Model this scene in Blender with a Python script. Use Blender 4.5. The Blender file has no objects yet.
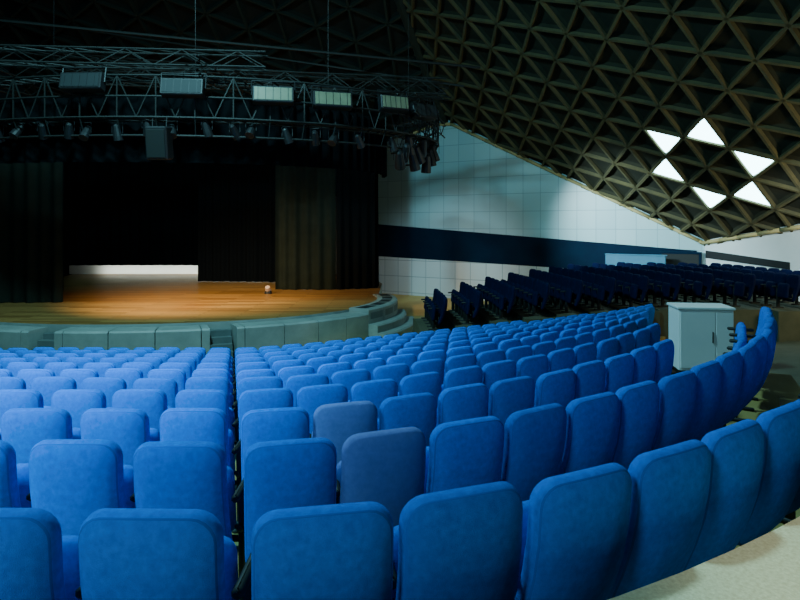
import bpy, math, random
from mathutils import Vector, Matrix
random.seed(7)
S=bpy.context.scene
# ------------------------------------------------------------ materials
def mat(name,col,rough=0.7,col2=None,nscale=4.0,bump=0.0,bscale=60.0,metal=0.0,emit=None,estr=0.0,rand=0.0,sheen=0.0,spec=None,coord='Object'):
    m=bpy.data.materials.new(name); m.use_nodes=True
    nt=m.node_tree; N=nt.nodes; L=nt.links
    b=N['Principled BSDF']
    b.inputs['Roughness'].default_value=rough
    b.inputs['Metallic'].default_value=metal
    if spec is not None: b.inputs['Specular IOR Level'].default_value=spec
    if sheen: 
        b.inputs['Sheen Weight'].default_value=sheen
        b.inputs['Sheen Tint'].default_value=(.1,.6,1,1)
    b.inputs['Base Color'].default_value=(*col,1)
    tc=N.new('ShaderNodeTexCoord')
    out=None
    if col2 is not None:
        n=N.new('ShaderNodeTexNoise'); n.inputs['Scale'].default_value=nscale; n.inputs['Detail'].default_value=8; n.inputs['Roughness'].default_value=.65
        L.new(tc.outputs[coord],n.inputs['Vector'])
        r=N.new('ShaderNodeValToRGB'); r.color_ramp.elements[0].position=.35; r.color_ramp.elements[1].position=.68
        r.color_ramp.elements[0].color=(*col,1); r.color_ramp.elements[1].color=(*col2,1)
        L.new(n.outputs['Fac'],r.inputs['Fac']); out=r.outputs['Color']
        L.new(out,b.inputs['Base Color'])
    if rand:
        oi=N.new('ShaderNodeObjectInfo')
        hs=N.new('ShaderNodeHueSaturation')
        mr=N.new('ShaderNodeMapRange'); mr.inputs['To Min'].default_value=1-rand; mr.inputs['To Max'].default_value=1+rand
        L.new(oi.outputs['Random'],mr.inputs['Value']); L.new(mr.outputs['Result'],hs.inputs['Value'])
        if out is not None: L.new(out,hs.inputs['Color'])
        else: hs.inputs['Color'].default_value=(*col,1)
        L.new(hs.outputs['Color'],b.inputs['Base Color'])
    if bump:
        n2=N.new('ShaderNodeTexNoise'); n2.inputs['Scale'].default_value=bscale; n2.inputs['Detail'].default_value=3
        L.new(tc.outputs[coord],n2.inputs['Vector'])
        bp=N.new('ShaderNodeBump'); bp.inputs['Strength'].default_value=bump; bp.inputs['Distance'].default_value=.01
        L.new(n2.outputs['Fac'],bp.inputs['Height']); L.new(bp.outputs['Normal'],b.inputs['Normal'])
    if emit:
        b.inputs['Emission Color'].default_value=(*emit,1); b.inputs['Emission Strength'].default_value=estr
    return m
def brickmat(name,c1,c2,mortar,w,h,msize=.012,rough=.4,offset=0.0,rot=None,bias=0.0):
    m=bpy.data.materials.new(name); m.use_nodes=True
    N=m.node_tree.nodes; L=m.node_tree.links; b=N['Principled BSDF']
    b.inputs['Roughness'].default_value=rough
    uv=N.new('ShaderNodeTexCoord')
    br=N.new('ShaderNodeTexBrick'); br.offset=offset; br.squash=1
    br.inputs['Color1'].default_value=(*c1,1); br.inputs['Color2'].default_value=(*c2,1); br.inputs['Mortar'].default_value=(*mortar,1)
    br.inputs['Scale'].default_value=1; br.inputs['Mortar Size'].default_value=msize
    br.inputs['Brick Width'].default_value=w; br.inputs['Row Height'].default_value=h; br.inputs['Bias'].default_value=bias
    L.new(uv.outputs['UV'],br.inputs['Vector'])
    L.new(br.outputs['Color'],b.inputs['Base Color'])
    bp=N.new('ShaderNodeBump'); bp.inputs['Strength'].default_value=.3; bp.inputs['Distance'].default_value=.01; bp.invert=True
    L.new(br.outputs['Fac'],bp.inputs['Height']); L.new(bp.outputs['Normal'],b.inputs['Normal'])
    return m
M={}
M['fab']=mat('seat_fabric_blue',(.0015,.135,.62),.95,(.004,.19,.78),30.0,.6,420,rand=.13,spec=.04)
M['fabseam']=mat('seat_piping_blue',(.0015,.11,.50),.9,spec=.04)
M['lilac']=mat('seat_fabric_lilac',(.12,.17,.46),.95,(.16,.21,.54),22.0,.6,420,spec=.06)
M['fab_shade']=mat('seat_fabric_painted_shade',(.001,.004,.026),.85,(.002,.006,.04),3.0,.3,180,spec=.1)  # seat fabric with the right block's shadow put into its colour
M['black']=mat('black_plastic',(.008,.009,.011),.55)
M['steel']=mat('dark_steel',(.010,.012,.011),.65,metal=.1)
M['floor']=mat('tan_carpet',(.26,.19,.05),.9,(.33,.25,.08),2.0,.3,80,coord='Object')
M['aisle']=mat('aisle_carpet_olive',(.05,.055,.03),.9,(.08,.08,.045),2.0,.3,80,coord='Object')
M['flat']=mat('ochre_floor',(.60,.41,.11),.6,(.72,.52,.16),.8,.1,40)
M['cream']=mat('cream_terrazzo',(.66,.56,.32),.7,(.88,.80,.52),60.0,.3,90)
M['wood']=brickmat('stage_planks',(.22,.105,.028),(.42,.22,.065),(.05,.028,.01),2.6,.22,.010,.4,.5)
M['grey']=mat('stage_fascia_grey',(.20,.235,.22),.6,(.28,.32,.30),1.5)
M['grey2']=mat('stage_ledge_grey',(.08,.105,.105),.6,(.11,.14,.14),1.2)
M['dark']=mat('dark_recess',(.01,.014,.016),.7)
M['curt']=mat('curtain_olive_black',(.010,.014,.011),.9,(.015,.020,.015),2.0,spec=.1)
M['curtb']=mat('curtain_black',(.004,.005,.006),.95,spec=.05)
M['white']=mat('white_paint',(.8,.85,.86),.6,(.72,.78,.8),1.0)
M['tile']=brickmat('wall_tiles',(.42,.66,.72),(.50,.73,.78),(.27,.48,.55),.9,.9,.016,.35)
M['tilelow']=brickmat('wall_tiles_low',(.72,.80,.84),(.80,.86,.90),(.38,.47,.53),.9,.9,.018,.35)
M['band']=mat('navy_band',(.0015,.012,.034),.7,(.002,.018,.045),1.0,spec=.1)
M['blueW']=mat('blue_partition',(.04,.17,.29),.6,(.06,.21,.33),1.0)
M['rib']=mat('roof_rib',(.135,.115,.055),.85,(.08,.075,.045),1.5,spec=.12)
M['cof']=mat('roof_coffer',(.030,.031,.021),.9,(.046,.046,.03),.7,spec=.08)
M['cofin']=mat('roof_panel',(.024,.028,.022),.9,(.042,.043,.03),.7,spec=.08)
M['ribd']=mat('roof_rib_painted_shade',(.014,.024,.018),.9)  # rib colour darkened to stand in for shade on the left roof
M['cofd']=mat('roof_coffer_painted_shade',(.005,.009,.008),.95,(.009,.013,.010),.6)  # coffer colour darkened likewise, shade painted in
M['sky']=mat('skylight_glow',(.8,.95,1),.5,emit=(.50,.90,1),estr=13)
M['lens']=mat('flood_lens',(.20,.205,.13),.4,(.15,.16,.10),3)
M['bluew']=mat('wall_blue_dark',(.02,.03,.04),.9)
M['edge']=mat('edge_beam_tan',(.5,.4,.18),.7)
M['pink']=mat('pale_plastic',(.6,.45,.4),.4)
# ------------------------------------------------------------ mesh builder
class MB:
    def __init__(s): s.v=[];s.f=[];s.m=[];s.uv={}
    def add(s,vs,fs,mi=0):
        o=len(s.v); s.v+= [tuple(v) for v in vs]
        for f in fs: s.f.append(tuple(i+o for i in f)); s.m.append(mi)
    def box(s,c,d,mi=0,R=None,bev=0.0):
        x,y,z=d[0]/2,d[1]/2,d[2]/2
        if bev<=0:
            vs=[(i*x,j*y,k*z) for i in(-1,1) for j in(-1,1) for k in(-1,1)]
            fs=[(0,1,3,2),(4,6,7,5),(0,4,5,1),(2,3,7,6),(0,2,6,4),(1,5,7,3)]
        else:
            b=bev; prof=[(-z,b),(-z+b,0),(z-b,0),(z,b)]
            vs=[];fs=[]
            for zz,ins in prof:
                X=x-ins;Y=y-ins;c2=b*.8
                vs+=[(-X+c2,-Y,zz),(X-c2,-Y,zz),(X,-Y+c2,zz),(X,Y-c2,zz),(X-c2,Y,zz),(-X+c2,Y,zz),(-X,Y-c2,zz),(-X,-Y+c2,zz)]
            for r in range(3):
                for i in range(8):
                    j=(i+1)%8; fs.append((r*8+i,r*8+j,(r+1)*8+j,(r+1)*8+i))
            fs.append(tuple(range(7,-1,-1))); fs.append(tuple(range(24,32)))
        out=[]
        for v in vs:
            v=Vector(v)
            if R is not None: v=R@v
            out.append(v+Vector(c))
        s.add(out,fs,mi)
    def tube(s,p,q,r,mi=0,n=6,r2=None):
        p=Vector(p);q=Vector(q);d=(q-p)
        if d.length<1e-6:return
        d.normalize(); a=d.orthogonal().normalized(); b=d.cross(a)
        r2=r if r2 is None else r2
        vs=[p+(a*math.cos(t)+b*math.sin(t))*r for t in[2*math.pi*i/n for i in range(n)]]
        vs+=[q+(a*math.cos(t)+b*math.sin(t))*r2 for t in[2*math.pi*i/n for i in range(n)]]
        fs=[(i,(i+1)%n,n+(i+1)%n,n+i) for i in range(n)]+[tuple(range(n-1,-1,-1)),tuple(range(n,2*n))]
        s.add(vs,fs,mi)
    def merge(s,o,mx):
        off=len(s.v); s.v+=[tuple(mx@Vector(v)) for v in o.v]
        s.f+=[tuple(i+off for i in f) for f in o.f]; s.m+=o.m
    def mesh(s,name,mats,smooth=False,uvf=None):
        me=bpy.data.meshes.new(name); me.from_pydata(s.v,[],s.f); me.update()
        for m in mats: me.materials.append(m)
        me.polygons.foreach_set('material_index',s.m)
        if smooth: me.polygons.foreach_set('use_smooth',[True]*len(s.f))
        if uvf:
            l=me.uv_layers.new(name='UVMap')
            for p in me.polygons:
                for li,vi in zip(p.loop_indices,p.vertices):
                    l.data[li].uv=uvf(me.vertices[vi].co)
        return me
    def obj(s,name,mats,smooth=False,uvf=None):
        o=bpy.data.objects.new(name,s.mesh(name,mats,smooth,uvf)); S.collection.objects.link(o)
        return o
# ------------------------------------------------------------ theatre seat
def cushion(mb,hw,hh,rt,rb,rings,cz,fy,mi=0,mseam=1,seam=None,nc=6,arch=.015):
    pts=[]
    def corner(cx,cz_,r,a0):
        for i in range(nc):
            a=a0+math.pi/2*i/(nc-1); pts.append((cx+r*math.cos(a),cz_+r*math.sin(a)))
    corner(hw-rt,hh-rt,rt,0)
    for t in(.33,.66): pts.append(((hw-rt)*(1-2*t),hh))
    corner(-hw+rt,hh-rt,rt,math.pi/2)
    for t in(.25,.5,.75): pts.append((-hw,(hh-rt)+t*((-hh+rb)-(hh-rt))))
    corner(-hw+rb,-hh+rb,rb,math.pi)
    for t in(.33,.66): pts.append(((hw-rb)*(-1+2*t),-hh))
    corner(hw-rb,-hh+rb,rb,math.pi*1.5)
    for t in(.25,.5,.75): pts.append((hw,(-hh+rb)+t*((hh-rt)-(-hh+rb))))
    n=len(pts); vs=[];fs=[];ms=[]
    vs.append((0,rings[0][1],0))
    for ins,y in rings[1:-1]:
        for(x,z) in pts:
            vs.append((x*(hw-ins)/hw,y,z*(hh-ins)/hh))
    vs.append((0,rings[-1][1],0))
    R=len(rings)-2
    for i in range(n): fs.append((0,1+i,1+(i+1)%n)); ms.append(mi)
    for r in range(R-1):
        for i in range(n):
            a=1+r*n+i;b=1+r*n+(i+1)%n; fs.append((a,a+n,b+n,b)); ms.append(mseam if seam and r in seam else mi)
    e=len(vs)-1
    for i in range(n): fs.append((e,1+(R-1)*n+(i+1)%n,1+(R-1)*n+i)); ms.append(mi)
    out=[]
    for(x,y,z) in vs:
        z2=z+arch*(1-(x/hw)**2)*(1 if z>0 else 0)
        out.append((x,fy(x,y,cz+z2),cz+z2))
    o=len(mb.v); mb.v+=out; mb.f+=[tuple(i+o for i in f) for f in fs]; mb.m+=ms
def seat_mb():
    mb=MB()
    rings=[(.25,-.064),(.17,-.062),(.10,-.057),(.055,-.049),(.03,-.040),(.018,-.032),(.014,-.030),(.008,-.024),(.002,-.012),(0,.0),(0,.025),(.010,.045),(.04,.060),(.12,.066),(.25,.068)]
    def fy(x,y,z):
        t=(1.0-z)
        return y-.01+ .22*t -.05*math.sin(math.pi*max(0,min(1,t/.74))) + .5*x*x
    cushion(mb,.245,.37,.085,.06,rings,.600,fy,0,1,seam=(5,))
    rings2=[(.2,-.05),(.12,-.05),(.04,-.045),(.01,-.03),(0,0),(.01,.03),(.04,.05),(.12,.055),(.2,.055)]
    def fy2(x,y,z): return y+.33+(z-.5)*-.12
    cushion(mb,.215,.21,.07,.06,rings2,.53,fy2,0,1,arch=0)
    mb.tube((-.25,.27,.33),(.265,.27,.33),.02,2)
    mb.tube((-.2,.2,.28),(-.2,.2,.45),.012,2); mb.tube((.2,.2,.28),(.2,.2,.45),.012,2)
    mb.box((.265,.30,.30),(.03,.10,.60),2,bev=.008)
    mb.box((.265,.30,.02),(.05,.32,.04),2,bev=.01)
    mb.box((.265,.30,.615),(.045,.34,.045),2,bev=.014)
    mb.tube((.265,.17,.45),(.265,.3,.35),.014,2)
    return mb
SEAT=seat_mb()
MS=[M['fab'],M['fabseam'],M['steel']]
seat_me=SEAT.mesh('theater_seat',MS,True)
seat_li=SEAT.mesh('theater_seat_faded',[M['lilac'],M['lilac'],M['steel']],True)
SP=.57
def dn(n): return 2.04+1.15*n
def topz(n): return -.95-.18*n
K=[5.5,5.5,5,4.3,3.4,2.7,2.1,1.7,1.3,1.0,.8]
def seam(n): return -.28*dn(n)+.03
def rowB(n,smax,ds=.0525):
    x,y=seam(n)+.27+.015,dn(n)+.0; s=0; out=[(x,y,math.radians(12),0)]
    while s<smax:
        th=13+15*min(1,s/1.2)
        if s>1.2: th+=K[n]*(s-1.2)
        th=math.radians(min(th,72))
        x+=ds*math.cos(th); y+=ds*math.sin(th); s+=ds
        out.append((x,y,th,s))
    return out
NR=11
def place(mx,n,li=False):
    o=bpy.data.objects.new('theater_seat',seat_li if li else seat_me); o.matrix_world=mx; S.collection.objects.link(o)
tiers=MB()
def strip(mb,path,z,back,front,skirt,mi=0):
    vs=[];n=len(path)
    for(x,y,th) in path:
        fx,fy=-math.sin(th),math.cos(th)
        b=(x-fx*back,y-fy*back);f=(x+fx*front,y+fy*front)
        vs+=[(b[0],b[1],z-skirt),(b[0],b[1],z),(f[0],f[1],z),(f[0],f[1],z-skirt)]
    fs=[]
    for i in range(n-1):
        a=4*i;b=4*i+4
        fs+=[(a,a+1,b+1,b),(a+1,a+2,b+2,b+1),(a+2,a+3,b+3,b+2)]
    fs+=[(0,3,2,1),(4*n-4,4*n-3,4*n-2,4*n-1)]
    mb.add(vs,fs,mi)
for n in range(NR):
    z=topz(n)-1.0
    seats=[]
    xs=seam(n)-.28-.035
    xl=-.74*dn(n)-.8
    k=0
    while xs-k*SP>xl:
        seats.append((xs-k*SP,dn(n),0.0,'A',k)); k+=1
    xmin=xs-(k-1)*SP-.5
    lim={0:1.0,1:.655,2:.447,3:.44}.get(n,.417)
    smax={0:7.0,1:8.3,9:10.0,10:8.3}.get(n,14)
    path=rowB(n,smax); kk=0; last=0
    for i in range(0,len(path),10):
        x,y,th,s=path[i]
        if x>lim*y: break
        seats.append((x,y,th,'B',kk)); kk+=1; last=i
    pb=[p[:3] for p in path[:last+8]]
    full=[(xmin,dn(n),0.0),(seam(n)-.3,dn(n),0.0)]+pb[::4]+[pb[-1]]
    strip(tiers,full,z,.35,.80,.5,0)
    row=MB()
    for(x,y,th,b,k) in seats:
        mx=Matrix.Translation((x,y,z+random.uniform(-.008,.004)))@Matrix.Rotation(th+random.uniform(-.03,.03),4,'Z')@Matrix.Rotation(random.uniform(-.025,.02),4,'X')
        if n<=2:
            place(mx,n,li=(b=='B' and k==1 and n in(1,2)))
        else: row.merge(SEAT,mx)
    if n>2: row.obj('theater_seat_row',MS,True)
tiers.obj('floor_tiers',[M['floor']])
plat=MB()
p0=[(-6,1.98,0.0),(seam(0)-.3,2.02,0.0)]+[p[:3] for p in rowB(0,9)][::6]
strip(plat,p0,-1.3,2.6,-.27,.75)
plat.obj('floor_gallery',[M['cream']])
# ------------------------------------------------------------ right-hand seating block (faces stage)
MSN=[M['fab_shade'],M['fab_shade'],M['steel']]
tc=MB()
for m in range(12):
    X=1.35+1.04*m; d0=18+.1*m; 
    zt=-2.2+.75*(1-math.exp(-m/4)); z=zt-1.0
    cnt=[5,6,7,8,9,10,11,11,11,10,9,8][m]
    th=math.radians(91); x,y=X,d0; row=MB(); path=[(x,y-.4,th)]
    if m>=9:
        y-=.57*(m-8)
        path=[(x,y-.4,th)]; cnt+=m-8
    for k in range(cnt):
        mx=Matrix.Translation((x,y,z))@Matrix.Rotation(th,4,'Z')@Matrix.Rotation(random.uniform(-.01,.01),4,'X')@Matrix.Scale(1.06,4)
        row.merge(SEAT,mx); path.append((x,y,th))
        x+=.57*math.cos(th); y+=.57*math.sin(th); th+=math.radians(1.2)
    path.append((x,y-.2,th))
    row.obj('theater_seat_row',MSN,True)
    strip(tc,path,z,.30,.74,1.6,0)
tc.obj('floor_side_tiers',[M['aisle']])
# ------------------------------------------------------------ roof planes
N1=Vector((.609,.258,.751)).normalized(); C1=Vector((11.28,21.97,2.16)); D1=N1.dot(C1)
N2=Vector((12.2,107,173.4)).normalized(); D2=N2.dot(Vector((0,26.2,9.8)))
def z1(x,y): return (D1-N1.x*x-N1.y*y)/N1.z
def z2(x,y): return (D2-N2.x*x-N2.y*y)/N2.z
def zr(x,y): return min(z1(x,y),z2(x,y))
A=Vector((-1.46,35));B=Vector((13.2,26));Cc=Vector((14.3,21.4));Dd=Vector((20.5,-5))
def outn(a,b):
    d=(b-a).normalized(); return Vector((-d.y,d.x))
n1=outn(A,B); n2=outn(B,Dd)
def inside(x,y,e=.5):
    p=Vector((x,y))
    return (p-A).dot(n1)<e and (p-B).dot(n2)<e and x>-20.5 and y>-6 and y<38
fl=MB(); nx,ny=60,60; vs=[]
def floorz(x,y):
    th=math.radians(27)
    dist=y-2
    if x+.28*y>=0:
        dist=(-math.sin(th)*x+math.cos(th)*y)-2
        dist=min(dist,y-2) if x<0 else dist
    n=max(0,dist/1.15)
    return max(-3.95,-1.95-.18*n-.12)
for j in range(ny+1):
    for i in range(nx+1):
        x=-21+42.0*i/nx; y=-5.5+43.0*j/ny
        vs.append((x,y,floorz(x,y)))
fa=[];fb=[]
for j in range(ny):
    for i in range(nx):
        f=(j*(nx+1)+i,j*(nx+1)+i+1,(j+1)*(nx+1)+i+1,(j+1)*(nx+1)+i)
        y=-5.5+43.0*j/ny; x=-21+42.0*i/nx
        (fb if (y>17.5 and x<9) else fa).append(f)
fl.v+=vs; fl.f+=fa+fb; fl.m+=[0]*len(fa)+[1]*len(fb)
fl.obj('floor',[M['aisle'],M['flat']],True)

def lattice(N,C,s,test,nameP,nameR,mr,mc,mi_,rng,rw,rd,lights=None,isc=.70,idp=.13):
    h=Vector((N.y,-N.x,0)).normalized(); v=h.cross(N); 
    if v.z<0: v=-v
    e1=v*s; e2=(h*math.cos(math.pi/6)+v*.5)*s
    pan=MB(); rib=MB(); sk=MB(); edges=set()
    def P(i,j): return C+e1*i+e2*j
    tris=[]
    for j in range(-rng,rng):
        for i in range(-rng,rng):
            tris.append(((i,j),(i+1,j),(i,j+1))); tris.append(((i+1,j),(i+1,j+1),(i,j+1)))
    for t in tris:
        ps=[P(*q) for q in t]; c=(ps[0]+ps[1]+ps[2])/3
        if not test(c): continue
        for a,b in((0,1),(1,2),(0,2)): edges.add(tuple(sorted((t[a],t[b]))))
        lit=False
        if lights:
            r=c-C
            if abs(r.length-1.155*s)<.08*s:
                lit=True
        inner=[c+(p-c)*isc+N*(idp*s/1.56) for p in ps]
        pan.add(ps+inner,[(0,1,4,3),(1,2,5,4),(2,0,3,5)],0)
        pan.add(inner,[(0,1,2)],1)
        if lit:
            q=[c+(p-c)*.82-N*(rd*.3) for p in ps]
            cc=c-N*(rd*.6)
            ring=[]
            for k in range(3):
                a,b=q[k],q[(k+1)%3]
                for u in range(8):
                    f=u/8; p=a+(b-a)*f; p=p+(c-N*(rd*.3)-p)*(-.10*4*f*(1-f)); ring.append(p)
            m_=len(ring)
            back=[p+N*(rd*.3) for p in ring]
            mid=[p+(cc-p)*.5-N*.01 for p in ring]
            sk.add(ring+mid+[cc],[(i,(i+1)%m_,m_+(i+1)%m_,m_+i) for i in range(m_)]+[(2*m_,m_+i,m_+(i+1)%m_) for i in range(m_)],0)
            sk.add(ring+back,[(i,(i+1)%m_,m_+(i+1)%m_,m_+i) for i in range(m_)],1)
    for a,b in edges:
        p,q=P(*a),P(*b); d=(q-p).normalized(); sd=d.cross(N)
        o=[]
        for w,t in((rw,0.02),(rw*.7,-rd),(-rw*.7,-rd),(-rw,0.02)):
            o.append((p+sd*w/2+N*t,q+sd*w/2+N*t))
        vs=[k[0] for k in o]+[k[1] for k in o]
        rib.add(vs,[(0,1,5,4),(1,2,6,5),(2,3,7,6),(0,3,2,1),(4,5,6,7)],0)
    pan.obj(nameP,[mc,mi_]); rib.obj(nameR,[mr])
    if sk.v: sk.obj('skylight_cluster',[M['sky'],M['rib']],False)
W0=Vector((2.8,33.6)); rd=Vector((-2.8,-7.4)).normalized()
def side(c): return rd.x*(c.y-W0.y)-rd.y*(c.x-W0.x)
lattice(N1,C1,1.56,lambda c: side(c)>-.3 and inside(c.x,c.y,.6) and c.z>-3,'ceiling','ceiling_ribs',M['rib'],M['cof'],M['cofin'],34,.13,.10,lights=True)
lattice(N2,Vector((-4,26,z2(-4,26))),1.9,lambda c: side(c)<.3 and inside(c.x,c.y,.6) and c.x>-20.5,'ceiling_shaded','ceiling_shaded_ribs',M['ribd'],M['cofd'],M['cofd'],30,.14,.15)  # left roof facet, its shade painted into the materials
rb=MB()
for i in range(7):
    a=W0+rd*(i*5.2-1);b=W0+rd*(i*5.2+4.2)
    rb.tube((a.x,a.y,z1(a.x,a.y)-.1),(b.x,b.y,z1(b.x,b.y)-.1),.22,0,8)
rb.obj('ceiling_ridge_beam',[M['ribd']])
# ------------------------------------------------------------ walls
def wall(name,a,b,zlo,ztop,m,seg=24,thick=.25,uvm=True):
    a=Vector(a);b=Vector(b);L=(b-a).length; nn=outn(a,b); mb=MB(); vs=[];fs=[]
    for i in range(seg+1):
        p=a+(b-a)*i/seg; q=p+nn*thick; zt=ztop(p.x,p.y) if callable(ztop) else ztop
        vs+=[(p.x,p.y,zlo),(p.x,p.y,zt),(q.x,q.y,zt),(q.x,q.y,zlo)]
    for i in range(seg):
        k=4*i; fs+=[(k,k+4,k+5,k+1),(k+1,k+5,k+6,k+2),(k+2,k+6,k+7,k+3)]
    fs+=[(0,1,2,3),(4*seg,4*seg+3,4*seg+2,4*seg+1)]
    mb.add(vs,fs)
    dr=(b-a).normalized()
    return mb.obj(name,[m],uvf=lambda c:((Vector((c.x,c.y))-a).dot(dr),c.z+20))
roofz=lambda x,y: zr(x,y)+.12
d1=(B-A).normalized()
wall('wall_back',A-d1*9,B,-4.1,roofz,M['tile'],40)
wall('wall_right',B,Dd,-4.1,roofz,M['white'],30)
wall('wall_left',(-20.3,-5.5),(-20.3,38),-4.2,roofz,M['bluew'],30)
wall('wall_rear',(20.6,-5.3),(-20.3,-5.3),-4.2,roofz,M['bluew'],30)
wall('wall_stage_back',(-20.3,36.2),(-2,36.2),-4.1,roofz,M['bluew'],10)
def sloped_band(name,a,b,za,zb,m,off=.04,t=.05,seg=8,uv=False):
    a=Vector(a);b=Vector(b); nn=-outn(a,b); mb=MB();vs=[];fs=[]
    for i in range(seg+1):
        f=i/seg;p=a+(b-a)*f; lo=za[0]*(1-f)+zb[0]*f; hi=za[1]*(1-f)+zb[1]*f
        p1=p+nn*off
        vs+=[(p.x,p.y,lo),(p1.x,p1.y,lo),(p1.x,p1.y,hi),(p.x,p.y,hi)]
    for i in range(seg):
        k=4*i; fs+=[(k,k+4,k+5,k+1),(k+1,k+5,k+6,k+2),(k+2,k+6,k+7,k+3)]
    fs+=[(0,1,2,3),(4*seg,4*seg+3,4*seg+2,4*seg+1)]
    dr=(b-a).normalized()
    mb.add(vs,fs); return mb.obj(name,[m],uvf=(lambda c:((Vector((c.x,c.y))-a).dot(dr),c.z+20)) if uv else None)
sloped_band('trim_wainscot',A-d1*2,B-d1*.3,(-3.95,-1.70),(-3.95,-2.2),M['tilelow'],.02,uv=True)
sloped_band('trim_band',A-d1*2,B-d1*.3,(-1.75,.20),(-2.25,-1.12),M['band'])
d2=(Dd-B).normalized()
sloped_band('trim_right',B+d2*.1,B+d2*4.3,(-1.42,-1.1),(-1.62,-1.36),M['dark'])
eb=MB()
pts=[A+d1*t for t in range(2,18)]+[B]+[B+d2*t for t in range(1,22)]
for p,q in zip(pts,pts[1:]):
    p2=p-n1*.12 if p in pts[:16] else p-n2*.12
    q2=q-n1*.12 if q in pts[:16] else q-n2*.12
    eb.tube((p2.x,p2.y,zr(p2.x,p2.y)-.10),(q2.x,q2.y,zr(q2.x,q2.y)-.10),.08,0,6)
eb.obj('trim_roof_edge',[M['edge']],True)
pt=MB(); R=Matrix.Rotation(math.atan2(d1.y,d1.x),3,'Z'); pc=A+d1*14.5-n1*.75
pt.box((pc.x,pc.y,-2.65),(2.5,.15,2.6),0,R,bev=.02)
pt.box((pc.x,pc.y,-1.33),(2.6,.22,.05),0,R,bev=.01)
e1=pc-d1*1.25+n1*.33
pt.box((e1.x,e1.y,-2.65),(.12,.6,2.6),0,R,bev=.02)
pt.obj('booth_partition',[M['blueW']])
dr=MB(); dc=B-d1*.95-n1*.16
dr.box((dc.x,dc.y,-2.3),(1.5,.1,2.1),0,R,bev=.01)
dr.box((dc.x,dc.y,-1.22),(1.7,.16,.10),1,R,bev=.01)
for sgn in(-1,1):
    q=dc+d1*sgn*.8; dr.box((q.x,q.y,-2.3),(.1,.16,2.1),1,R,bev=.01)
dr.obj('door_1',[M['dark'],M['band']])
# ------------------------------------------------------------ stage
SC=Vector((-8.9,23.4)); ZS=-2.92
def ell(a,b,t,z): return (SC.x+a*math.cos(t),SC.y+b*math.sin(t),z)
st=MB()
front=[ell(8.0,5.8,math.pi+math.pi*i/48,ZS) for i in range(49)]
poly=front+[(SC.x+8.0,30,ZS),(-2.2,36.1,ZS),(-19.5,36.1,ZS)]
st.add(poly,[tuple(range(len(poly)))],0)
low=[(p[0],p[1],-3.94) for p in poly]; k=len(poly)
st.add(poly+low,[(i,(i+1)%k,k+(i+1)%k,k+i) for i in range(k)],1)
st.obj('stage_floor',[M['wood'],M['grey']],uvf=lambda c:(c.x,c.y))
ap=MB(); K2=24; t0,t1=math.pi*.97,math.pi*2.08
GAPS=(10,14)
def arcblock(a,b,A0,B0,A1,B1,lo,hi,mi=0,sub=6,ch=.05):
    vs=[]
    for j in range(sub+1):
        t=a+(b-a)*j/sub
        vs+=[ell(A0,B0,t,lo),ell(A0,B0,t,hi),ell(A1-ch,B1-ch,t,hi),ell(A1,B1,t,hi-ch),ell(A1,B1,t,lo)]
    fs=[]
    for j in range(sub):
        q=5*j; fs+=[(q+1,q+6,q+7,q+2),(q+2,q+7,q+8,q+3),(q+3,q+8,q+9,q+4),(q,q+5,q+6,q+1)]
    fs+=[(0,1,2,3,4),(5*sub+4,5*sub+3,5*sub+2,5*sub+1,5*sub)]
    ap.add(vs,fs,mi)
for i in range(K2):
    a=t0+(t1-t0)*i/K2+.0015; b=t0+(t1-t0)*(i+1)/K2-.0015
    if i in GAPS: 
        c_=(a+b)/2
        parts=[(a,c_-.045),(c_+.045,b)]
    else: parts=[(a,b)]
    for (a,b) in parts:
        right=i>=19
        hi=ZS+.06 if right else ZS-.08
        arcblock(a,b,8.02,5.82,8.8,6.55,-3.94,hi)
        if right and len(parts)==1:
            a2=a+(b-a)*.10;b2=b-(b-a)*.10; vs=[]
            for j in range(7):
                t=a2+(b2-a2)*j/6; vs+=[ell(8.2,6.0,t,hi+.006),ell(8.6,6.35,t,hi+.006)]
            ap.add(vs,[(2*j,2*j+2,2*j+3,2*j+1) for j in range(6)],2)
            vs=[]
            for j in range(7):
                t=a2+(b2-a2)*j/6; vs+=[ell(8.81,6.56,t,hi-.14),ell(8.81,6.56,t,hi-.36)]
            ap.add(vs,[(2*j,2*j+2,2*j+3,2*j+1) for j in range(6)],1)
            if i<=22:
                arcblock(a,b,8.8,6.55,9.15,6.85,-3.94,-3.38)
                arcblock(a,b,9.15,6.85,9.5,7.15,-3.94,-3.66)
ap.obj('stage_apron',[M['grey'],M['grey2'],M['dark']])
for ti in GAPS:
    sp=MB(); t=t0+(t1-t0)*(ti+.5)/K2
    c=Vector(ell(8.4,6.2,t,0)); nrm=Vector((math.cos(t)/8.4,math.sin(t)/6.2,0)).normalized(); R2=Matrix.Rotation(math.atan2(nrm.x,-nrm.y),3,'Z')
    for q in range(5):
        cc=c+nrm*(-.25+.24*q); hgt=.80-.17*q
        sp.box((cc.x,cc.y,-3.95+hgt/2),(.62,.23,hgt),0,R2)
    sp.obj('stage_steps',[M['grey2']])
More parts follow.
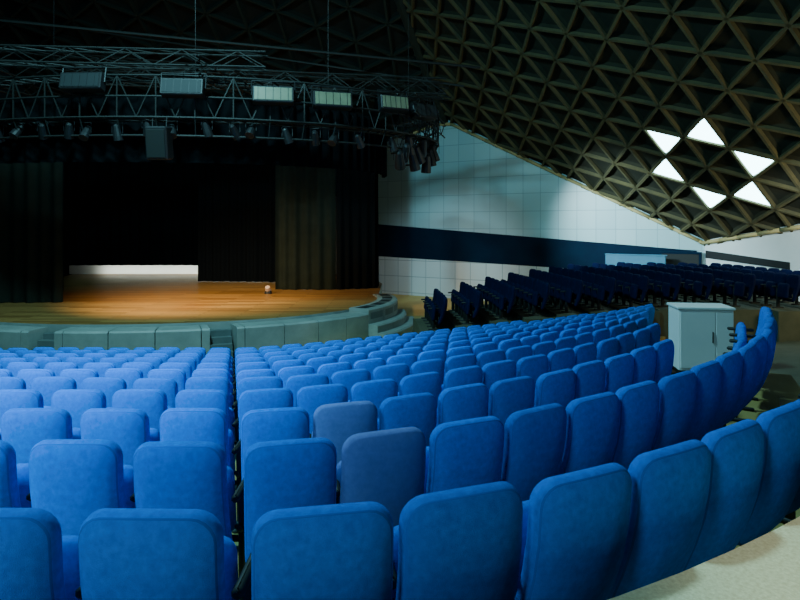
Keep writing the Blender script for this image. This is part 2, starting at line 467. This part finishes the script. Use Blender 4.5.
def curtain(name,pts,z0,z1_,m,amp=.10,wl=.42,par=None):
    pts=[Vector(p) for p in pts]; seglen=[(b-a).length for a,b in zip(pts,pts[1:])]; tot=sum(seglen)
    nseg=int(tot/(wl/8)); mb=MB(); cols=[]
    ph=random.random()*6
    for i in range(nseg+1):
        s=tot*i/nseg; k=0; r=s
        while k<len(seglen)-1 and r>seglen[k]: r-=seglen[k];k+=1
        d=(pts[k+1]-pts[k]).normalized(); p=pts[k]+d*r; nn=Vector((-d.y,d.x))
        w=math.sin(2*math.pi*s/wl+ph+.7*math.sin(s*1.7))
        w2=math.sin(2*math.pi*s/(wl*2.3)+1+ph)
        cols.append((p,nn,w,w2,d))
    NZ=6; vs=[]
    for j in range(NZ+1):
        f=j/NZ; z=z0+(z1_-z0)*f
        for(p,nn,w,w2,d) in cols:
            q=p+nn*(amp*(1-.45*f)*(w+.5*w2)); vs.append((q.x,q.y,z))
    c=len(cols)
    fs=[(j*c+i,j*c+i+1,(j+1)*c+i+1,(j+1)*c+i) for j in range(NZ) for i in range(c-1)]
    mb.add(vs,fs)
    mb.tube((pts[0].x,pts[0].y,z1_),(pts[1].x,pts[1].y,z1_),.04,0)
    return mb.obj(name,[m],True)
curtain('stage_curtain',[(-16.8,22.3),(-12.7,22.6)],ZS+.02,4.0,M['curt'],amp=.08,wl=.5)
curtain('stage_curtain',[(-5.6,27.0),(-2.9,27.0)],ZS+.02,5.0,M['curt'],amp=.09,wl=.5)
curtain('stage_curtain',[(-2.85,27.0),(-1.15,27.6)],ZS+.02,5.0,M['curtb'],amp=.08)
curtain('stage_curtain',[(-1.1,27.9),(-1.3,31),(-2.3,35.6)],ZS-.9,6.0,M['curtb'])
curtain('stage_curtain',[(-10.4,31.0),(-5.2,30.4)],ZS+.02,5.0,M['curtb'])
curtain('stage_curtain',[(-19.6,24.0),(-14.8,26.4)],ZS+.02,5.0,M['curtb'])
curtain('stage_backdrop',[(-19.2,34.2),(-4,34.2)],ZS+.62,4.6,M['curtb'],amp=.12,wl=.6)
cyc=MB(); cyc.box((-11.5,35.4,-.6),(16,.1,4.6),0,bev=.02); 
for i in range(9): cyc.tube((-19.3+i*1.95,35.5,-2.9),(-19.3+i*1.95,35.5,1.8),.04,0)
cyc.obj('cyclorama_panel',[M['white']])
va=MB();vs=[];c=0;nv=300
for i in range(nv+1):
    t=math.pi*1.0+math.pi*1.05*i/nv; w=.09*math.sin(i*1.1)
    for z in(1.9,2.6,3.9): vs.append(ell(8.3+w,5.3+w,t,z))
fs=[(3*i+j,3*i+3+j,3*i+4+j,3*i+1+j) for i in range(nv) for j in(0,1)]
va.add(vs,fs); va.obj('stage_valance',[M['curtb']],True)
# ------------------------------------------------------------ lighting truss
RC=(-8.0,23.4)
def rl(a,b,t,z): return Vector((RC[0]+a*math.cos(t),RC[1]+b*math.sin(t),z))
tr=MB(); NT=64; ta,tb=math.pi*.98,math.pi*2.16
def T(i): return ta+(tb-ta)*i/NT
for i in range(NT):
    a,b=T(i),T(i+1)
    for (A_,B_,z) in((9.5,6.2,4.3),(8.7,5.5,4.3),(9.5,6.2,3.1),(8.7,5.5,3.1),(9.3,6.0,2.6),(9.5,6.2,3.7)):
        tr.tube(rl(A_,B_,a,z),rl(A_,B_,b,z),.035,0,5)
    tr.tube(rl(9.5,6.2,a,3.1),rl(9.5,6.2,b,4.3),.022,0,4) if i%2 else tr.tube(rl(9.5,6.2,a,4.3),rl(9.5,6.2,b,3.1),.022,0,4)
    tr.tube(rl(9.5,6.2,a,3.1),rl(8.7,5.5,b,3.1),.02,0,4); tr.tube(rl(9.5,6.2,a,4.3),rl(8.7,5.5,b,4.3),.02,0,4)
    if i%2==0: 
        tr.tube(rl(9.5,6.2,a,3.1),rl(9.5,6.2,a,4.3),.025,0,4); tr.tube(rl(9.3,6.0,a,2.6),rl(9.5,6.2,a,3.1),.02,0,4)
    p=[rl(9.4,6.1,a,3.13),rl(9.4,6.1,b,3.13),rl(8.8,5.6,b,3.13),rl(8.8,5.6,a,3.13)]
    tr.add(p,[(0,1,2,3)],0)
    if i%8==0:
        p=rl(9.1,5.9,a,4.3); zt=zr(p.x,p.y)-.2
        tr.tube(p,(p.x,p.y,zt),.006,1,4)
def box_truss(p,q,w,h,r=.03,n=None):
    p=Vector(p);q=Vector(q);d=(q-p);L=d.length;d.normalize(); sd=Vector((-d.y,d.x,0)).normalized()*w/2; up=Vector((0,0,h/2))
    n=n or max(2,int(L/.8))
    for sg in(-1,1):
        for ug in(-1,1): tr.tube(p+sd*sg+up*ug,q+sd*sg+up*ug,r,0,5)
    for i in range(n):
        a=p+d*L*i/n;b=p+d*L*(i+1)/n
        for sg in(-1,1):
            s2=1 if i%2 else -1
            tr.tube(a+sd*sg+up*s2,b+sd*sg-up*s2,r*.6,0,4)
        tr.tube(a-sd+up,b+sd+up,r*.6,0,4); tr.tube(a-sd-up,b+sd-up,r*.6,0,4)
box_truss((-17.5,19.5,5.2),(1.6,21.5,4.9),.6,.55)
box_truss((-18,21,6.2),(2.0,24,5.3),.5,.5)
box_truss((-12,17.3,4.9),(-4,18.0,4.9),.5,.45)
box_truss((-6,17.2,4.6),(-3.5,27,4.8),.5,.5)
box_truss((-13,17.2,4.6),(-12.5,27,4.8),.5,.5)
box_truss((.2,19.6,4.0),(1.6,25.5,4.0),.6,.6)
tr.tube((-18,19,7.0),(3,22.5,5.9),.05,0,6)
tr.tube((-18,24,8.6),(2.4,22.5,5.2),.04,0,6)
tr.obj('lighting_truss',[M['steel'],M['black']])
def flood(x,z,w=1.1,h=.45,lit=False,t=None):
    t=-math.acos(max(-1,min(1,(x-RC[0])/9.65)))
    p=rl(9.7,6.4,t,z); ang=math.atan2(math.cos(t)*6.4,-math.sin(t)*9.7)
    R3=Matrix.Rotation(ang*.6,3,'Z')@Matrix.Rotation(math.radians(-12),3,'X')
    mb=MB()
    mb.box(p,(w,.32,h),0,R3,bev=.03)
    mb.box(p+R3@Vector((0,-.165,0)),(w*.9,.02,h*.78),1,R3,bev=.004)
    for sx in(-1,1):
        mb.tube(p+R3@Vector((sx*w*.52,0,0)),p+R3@Vector((sx*w*.52,0,h*.9)),.02,0,5)
    mb.tube(p+R3@Vector((-w*.52,0,h*.9)),p+R3@Vector((w*.52,0,h*.9)),.02,0,5)
    for k in range(5):
        mb.box(p+R3@Vector((-w*.36+k*w*.18,-.178,0)),(.012,.01,h*.78),0,R3)
    mb.obj('floodlight',[M['black'],M['lens'] if lit else M['dark']])
for x,z,l in((-13.2,3.75,0),(-9.0,4.05,0),(-6.2,3.9,0),(-3.75,3.8,1),(-2.1,3.8,1),(-.25,3.95,1),(.75,3.9,0)): flood(x,z,1.2 if x<-.5 else 1.0,.5,l)
def can(x,z,r=.13,L=.42,k=0):
    t=-math.acos(max(-1,min(1,(x-RC[0])/9.3))); p=rl(9.3,6.0,t,z)
    d=Vector((random.uniform(-.4,.4),random.uniform(.1,.9),-1)).normalized()
    if k: d=Vector((random.uniform(-.3,.3),-.6,-.8)).normalized()
    mb=MB(); mb.tube(p-d*L*.5,p+d*L*.2,r*.7,0,12,r); mb.tube(p+d*L*.2,p+d*L*.5,r,0,12,r*1.05)
    mb.tube(p-d*L*.62,p-d*L*.5,r*.4,0,10,r*.7)
    mb.tube(p+d*L*.46,p+d*L*.505,r*.85,1,12)
    mb.tube(p+Vector((r*1.2,0,0)),p+Vector((r*1.2,0,.3)),.012,0,4); mb.tube(p-Vector((r*1.2,0,0)),p+Vector((-r*1.2,0,.3)),.012,0,4)
    mb.tube(p+Vector((-r*1.2,0,.3)),p+Vector((r*1.2,0,.3)),.012,0,4)
    mb.obj('stage_spotlight',[M['black'],M['dark']],False)
for i in range(22):
    can(-16+i*.78+random.uniform(-.2,.2),2.75+random.uniform(-.1,.1),k=i%3==0)
for i in range(9): can(.0+i*.16,2.2+.27*(i%3),.18,.6)
sb=MB(); sb.box((-6.9,17.2,2.35),(.62,.5,.95),0,Matrix.Rotation(.15,3,'X'),bev=.04)
sb.box((-6.9,16.93,2.3),(.52,.03,.8),1,Matrix.Rotation(.15,3,'X'),bev=.01)
sb.tube((-7.1,17.2,2.8),(-7.1,17.25,3.1),.015,0,4); sb.tube((-6.7,17.2,2.8),(-6.7,17.25,3.1),.015,0,4)
sb.obj('hanging_speaker',[M['black'],M['steel']])
fm=MB(); fm.tube((-5.6,25.5,ZS+.01),(-5.6,25.5,ZS+.12),.16,0,14,.14); fm.tube((-5.6,25.5,ZS+.12),(-5.6,25.35,ZS+.3),.12,1,14,.1)
fm.obj('floor_lamp_can',[M['black'],M['pink']])
# ------------------------------------------------------------ white cabinet in the aisle
cb=MB(); cx,cy=6.2,12.4; zf=floorz(cx,cy); H=-1.66-zf; R4=Matrix.Rotation(math.radians(-8),3,'Z')
def cbx(x,y,z,dx,dy,dz,mi=0,bev=.0): 
    o=R4@Vector((x,y,0)); cb.box((cx+o.x,cy+o.y,zf+z),(dx,dy,dz),mi,R4,bev=bev)
cbx(0,0,H/2+.04,1.04,.7,H-.12,0,.015)
cbx(0,0,H-.02,1.10,.76,.05,0,.01)
cbx(0,0,.05,.96,.62,.10,1,.01)
cbx(-.16,-.355,H/2+.04,.66,.02,H-.24,0,.006); cbx(.35,-.355,H/2+.04,.32,.02,H-.24,0,.006)
cbx(.12,-.375,H/2+.1,.02,.02,.22,1,.004)
cb.obj('white_cabinet',[M['white'],M['steel'],M['grey']])
# ------------------------------------------------------------ lights
def spot(name,loc,tgt,P,col,size=60,blend=.6,r=.3):
    l=bpy.data.lights.new(name,'SPOT'); l.energy=P; l.color=col; l.spot_size=math.radians(size); l.spot_blend=blend; l.shadow_soft_size=r
    o=bpy.data.objects.new(name,l); S.collection.objects.link(o); o.location=loc
    o.rotation_euler=(Vector(tgt)-Vector(loc)).to_track_quat('-Z','Y').to_euler()
def area(name,loc,tgt,P,col,sx,sy=None):
    l=bpy.data.lights.new(name,'AREA'); l.energy=P; l.color=col; l.shape='RECTANGLE'; l.size=sx; l.size_y=sy or sx
    o=bpy.data.objects.new(name,l); S.collection.objects.link(o); o.location=loc
    o.rotation_euler=(Vector(tgt)-Vector(loc)).to_track_quat('-Z','Y').to_euler()
cool=(.40,.86,1.0)
spot('house_light_left',(-9,-3,7.5),(-5.4,5.0,-2.6),23000,(.22,.80,1.0),50,1.0,.5)
area('house_light_rear',(-5,-3.5,5),(-1,6,-2),440,cool,1.6)
area('house_light_mid',(-6,10.5,10.0),(-5,12.5,-3),2600,(.35,.88,1),1.3)
spot('gallery_fill',(3.4,-1.4,3.2),(2.2,1.5,-1.3),650,(1,.92,.68),26,.6,.12)  # added spot without a fixture, brightens the cream gallery floor
spot('stage_light',(-9,18.8,2.6),(-7.5,23.6,-3),5200,(1,.74,.38),95,1,.2)
spot('stage_light_side',(-5,20.4,2.3),(-7,24.5,-3),900,(1,.80,.48),75,.8,.2)
area('cyc_light',(-11.5,34.75,-2.7),(-11.5,35.3,-2.6),80,(.95,1,.85),12,.1)
spot('wall_wash_light',(1.9,22.6,2.4),(11.2,27.0,-.8),7000,(.66,.94,1),56,1,.25)
spot('wall_wash_left',(1.6,24.0,2.4),(3.0,32,-2.6),900,(.80,.95,1),66,.9,.25)
spot('side_wall_fill',(10.2,15.5,1.5),(15.2,21.5,-1.2),1300,(.85,1,.98),60,.8,.2)  # added spot with no fixture, lifts the white right wall
area('roof_uplight',(14.0,14,-.6),(6,24,5),230,(1,.90,.55),1.2)
w=bpy.data.worlds.new('World'); S.world=w; w.use_nodes=True
w.node_tree.nodes['Background'].inputs[0].default_value=(.3,.5,.7,1); w.node_tree.nodes['Background'].inputs[1].default_value=.02
# ------------------------------------------------------------ camera
cam=bpy.data.cameras.new('camera'); cam.lens=27; cam.sensor_width=36; cam.shift_y=-75/800; cam.clip_end=200; cam.clip_start=.05
co=bpy.data.objects.new('camera',cam); S.collection.objects.link(co); co.location=(0,0,0); co.rotation_euler=(math.pi/2,0,0)
S.camera=co
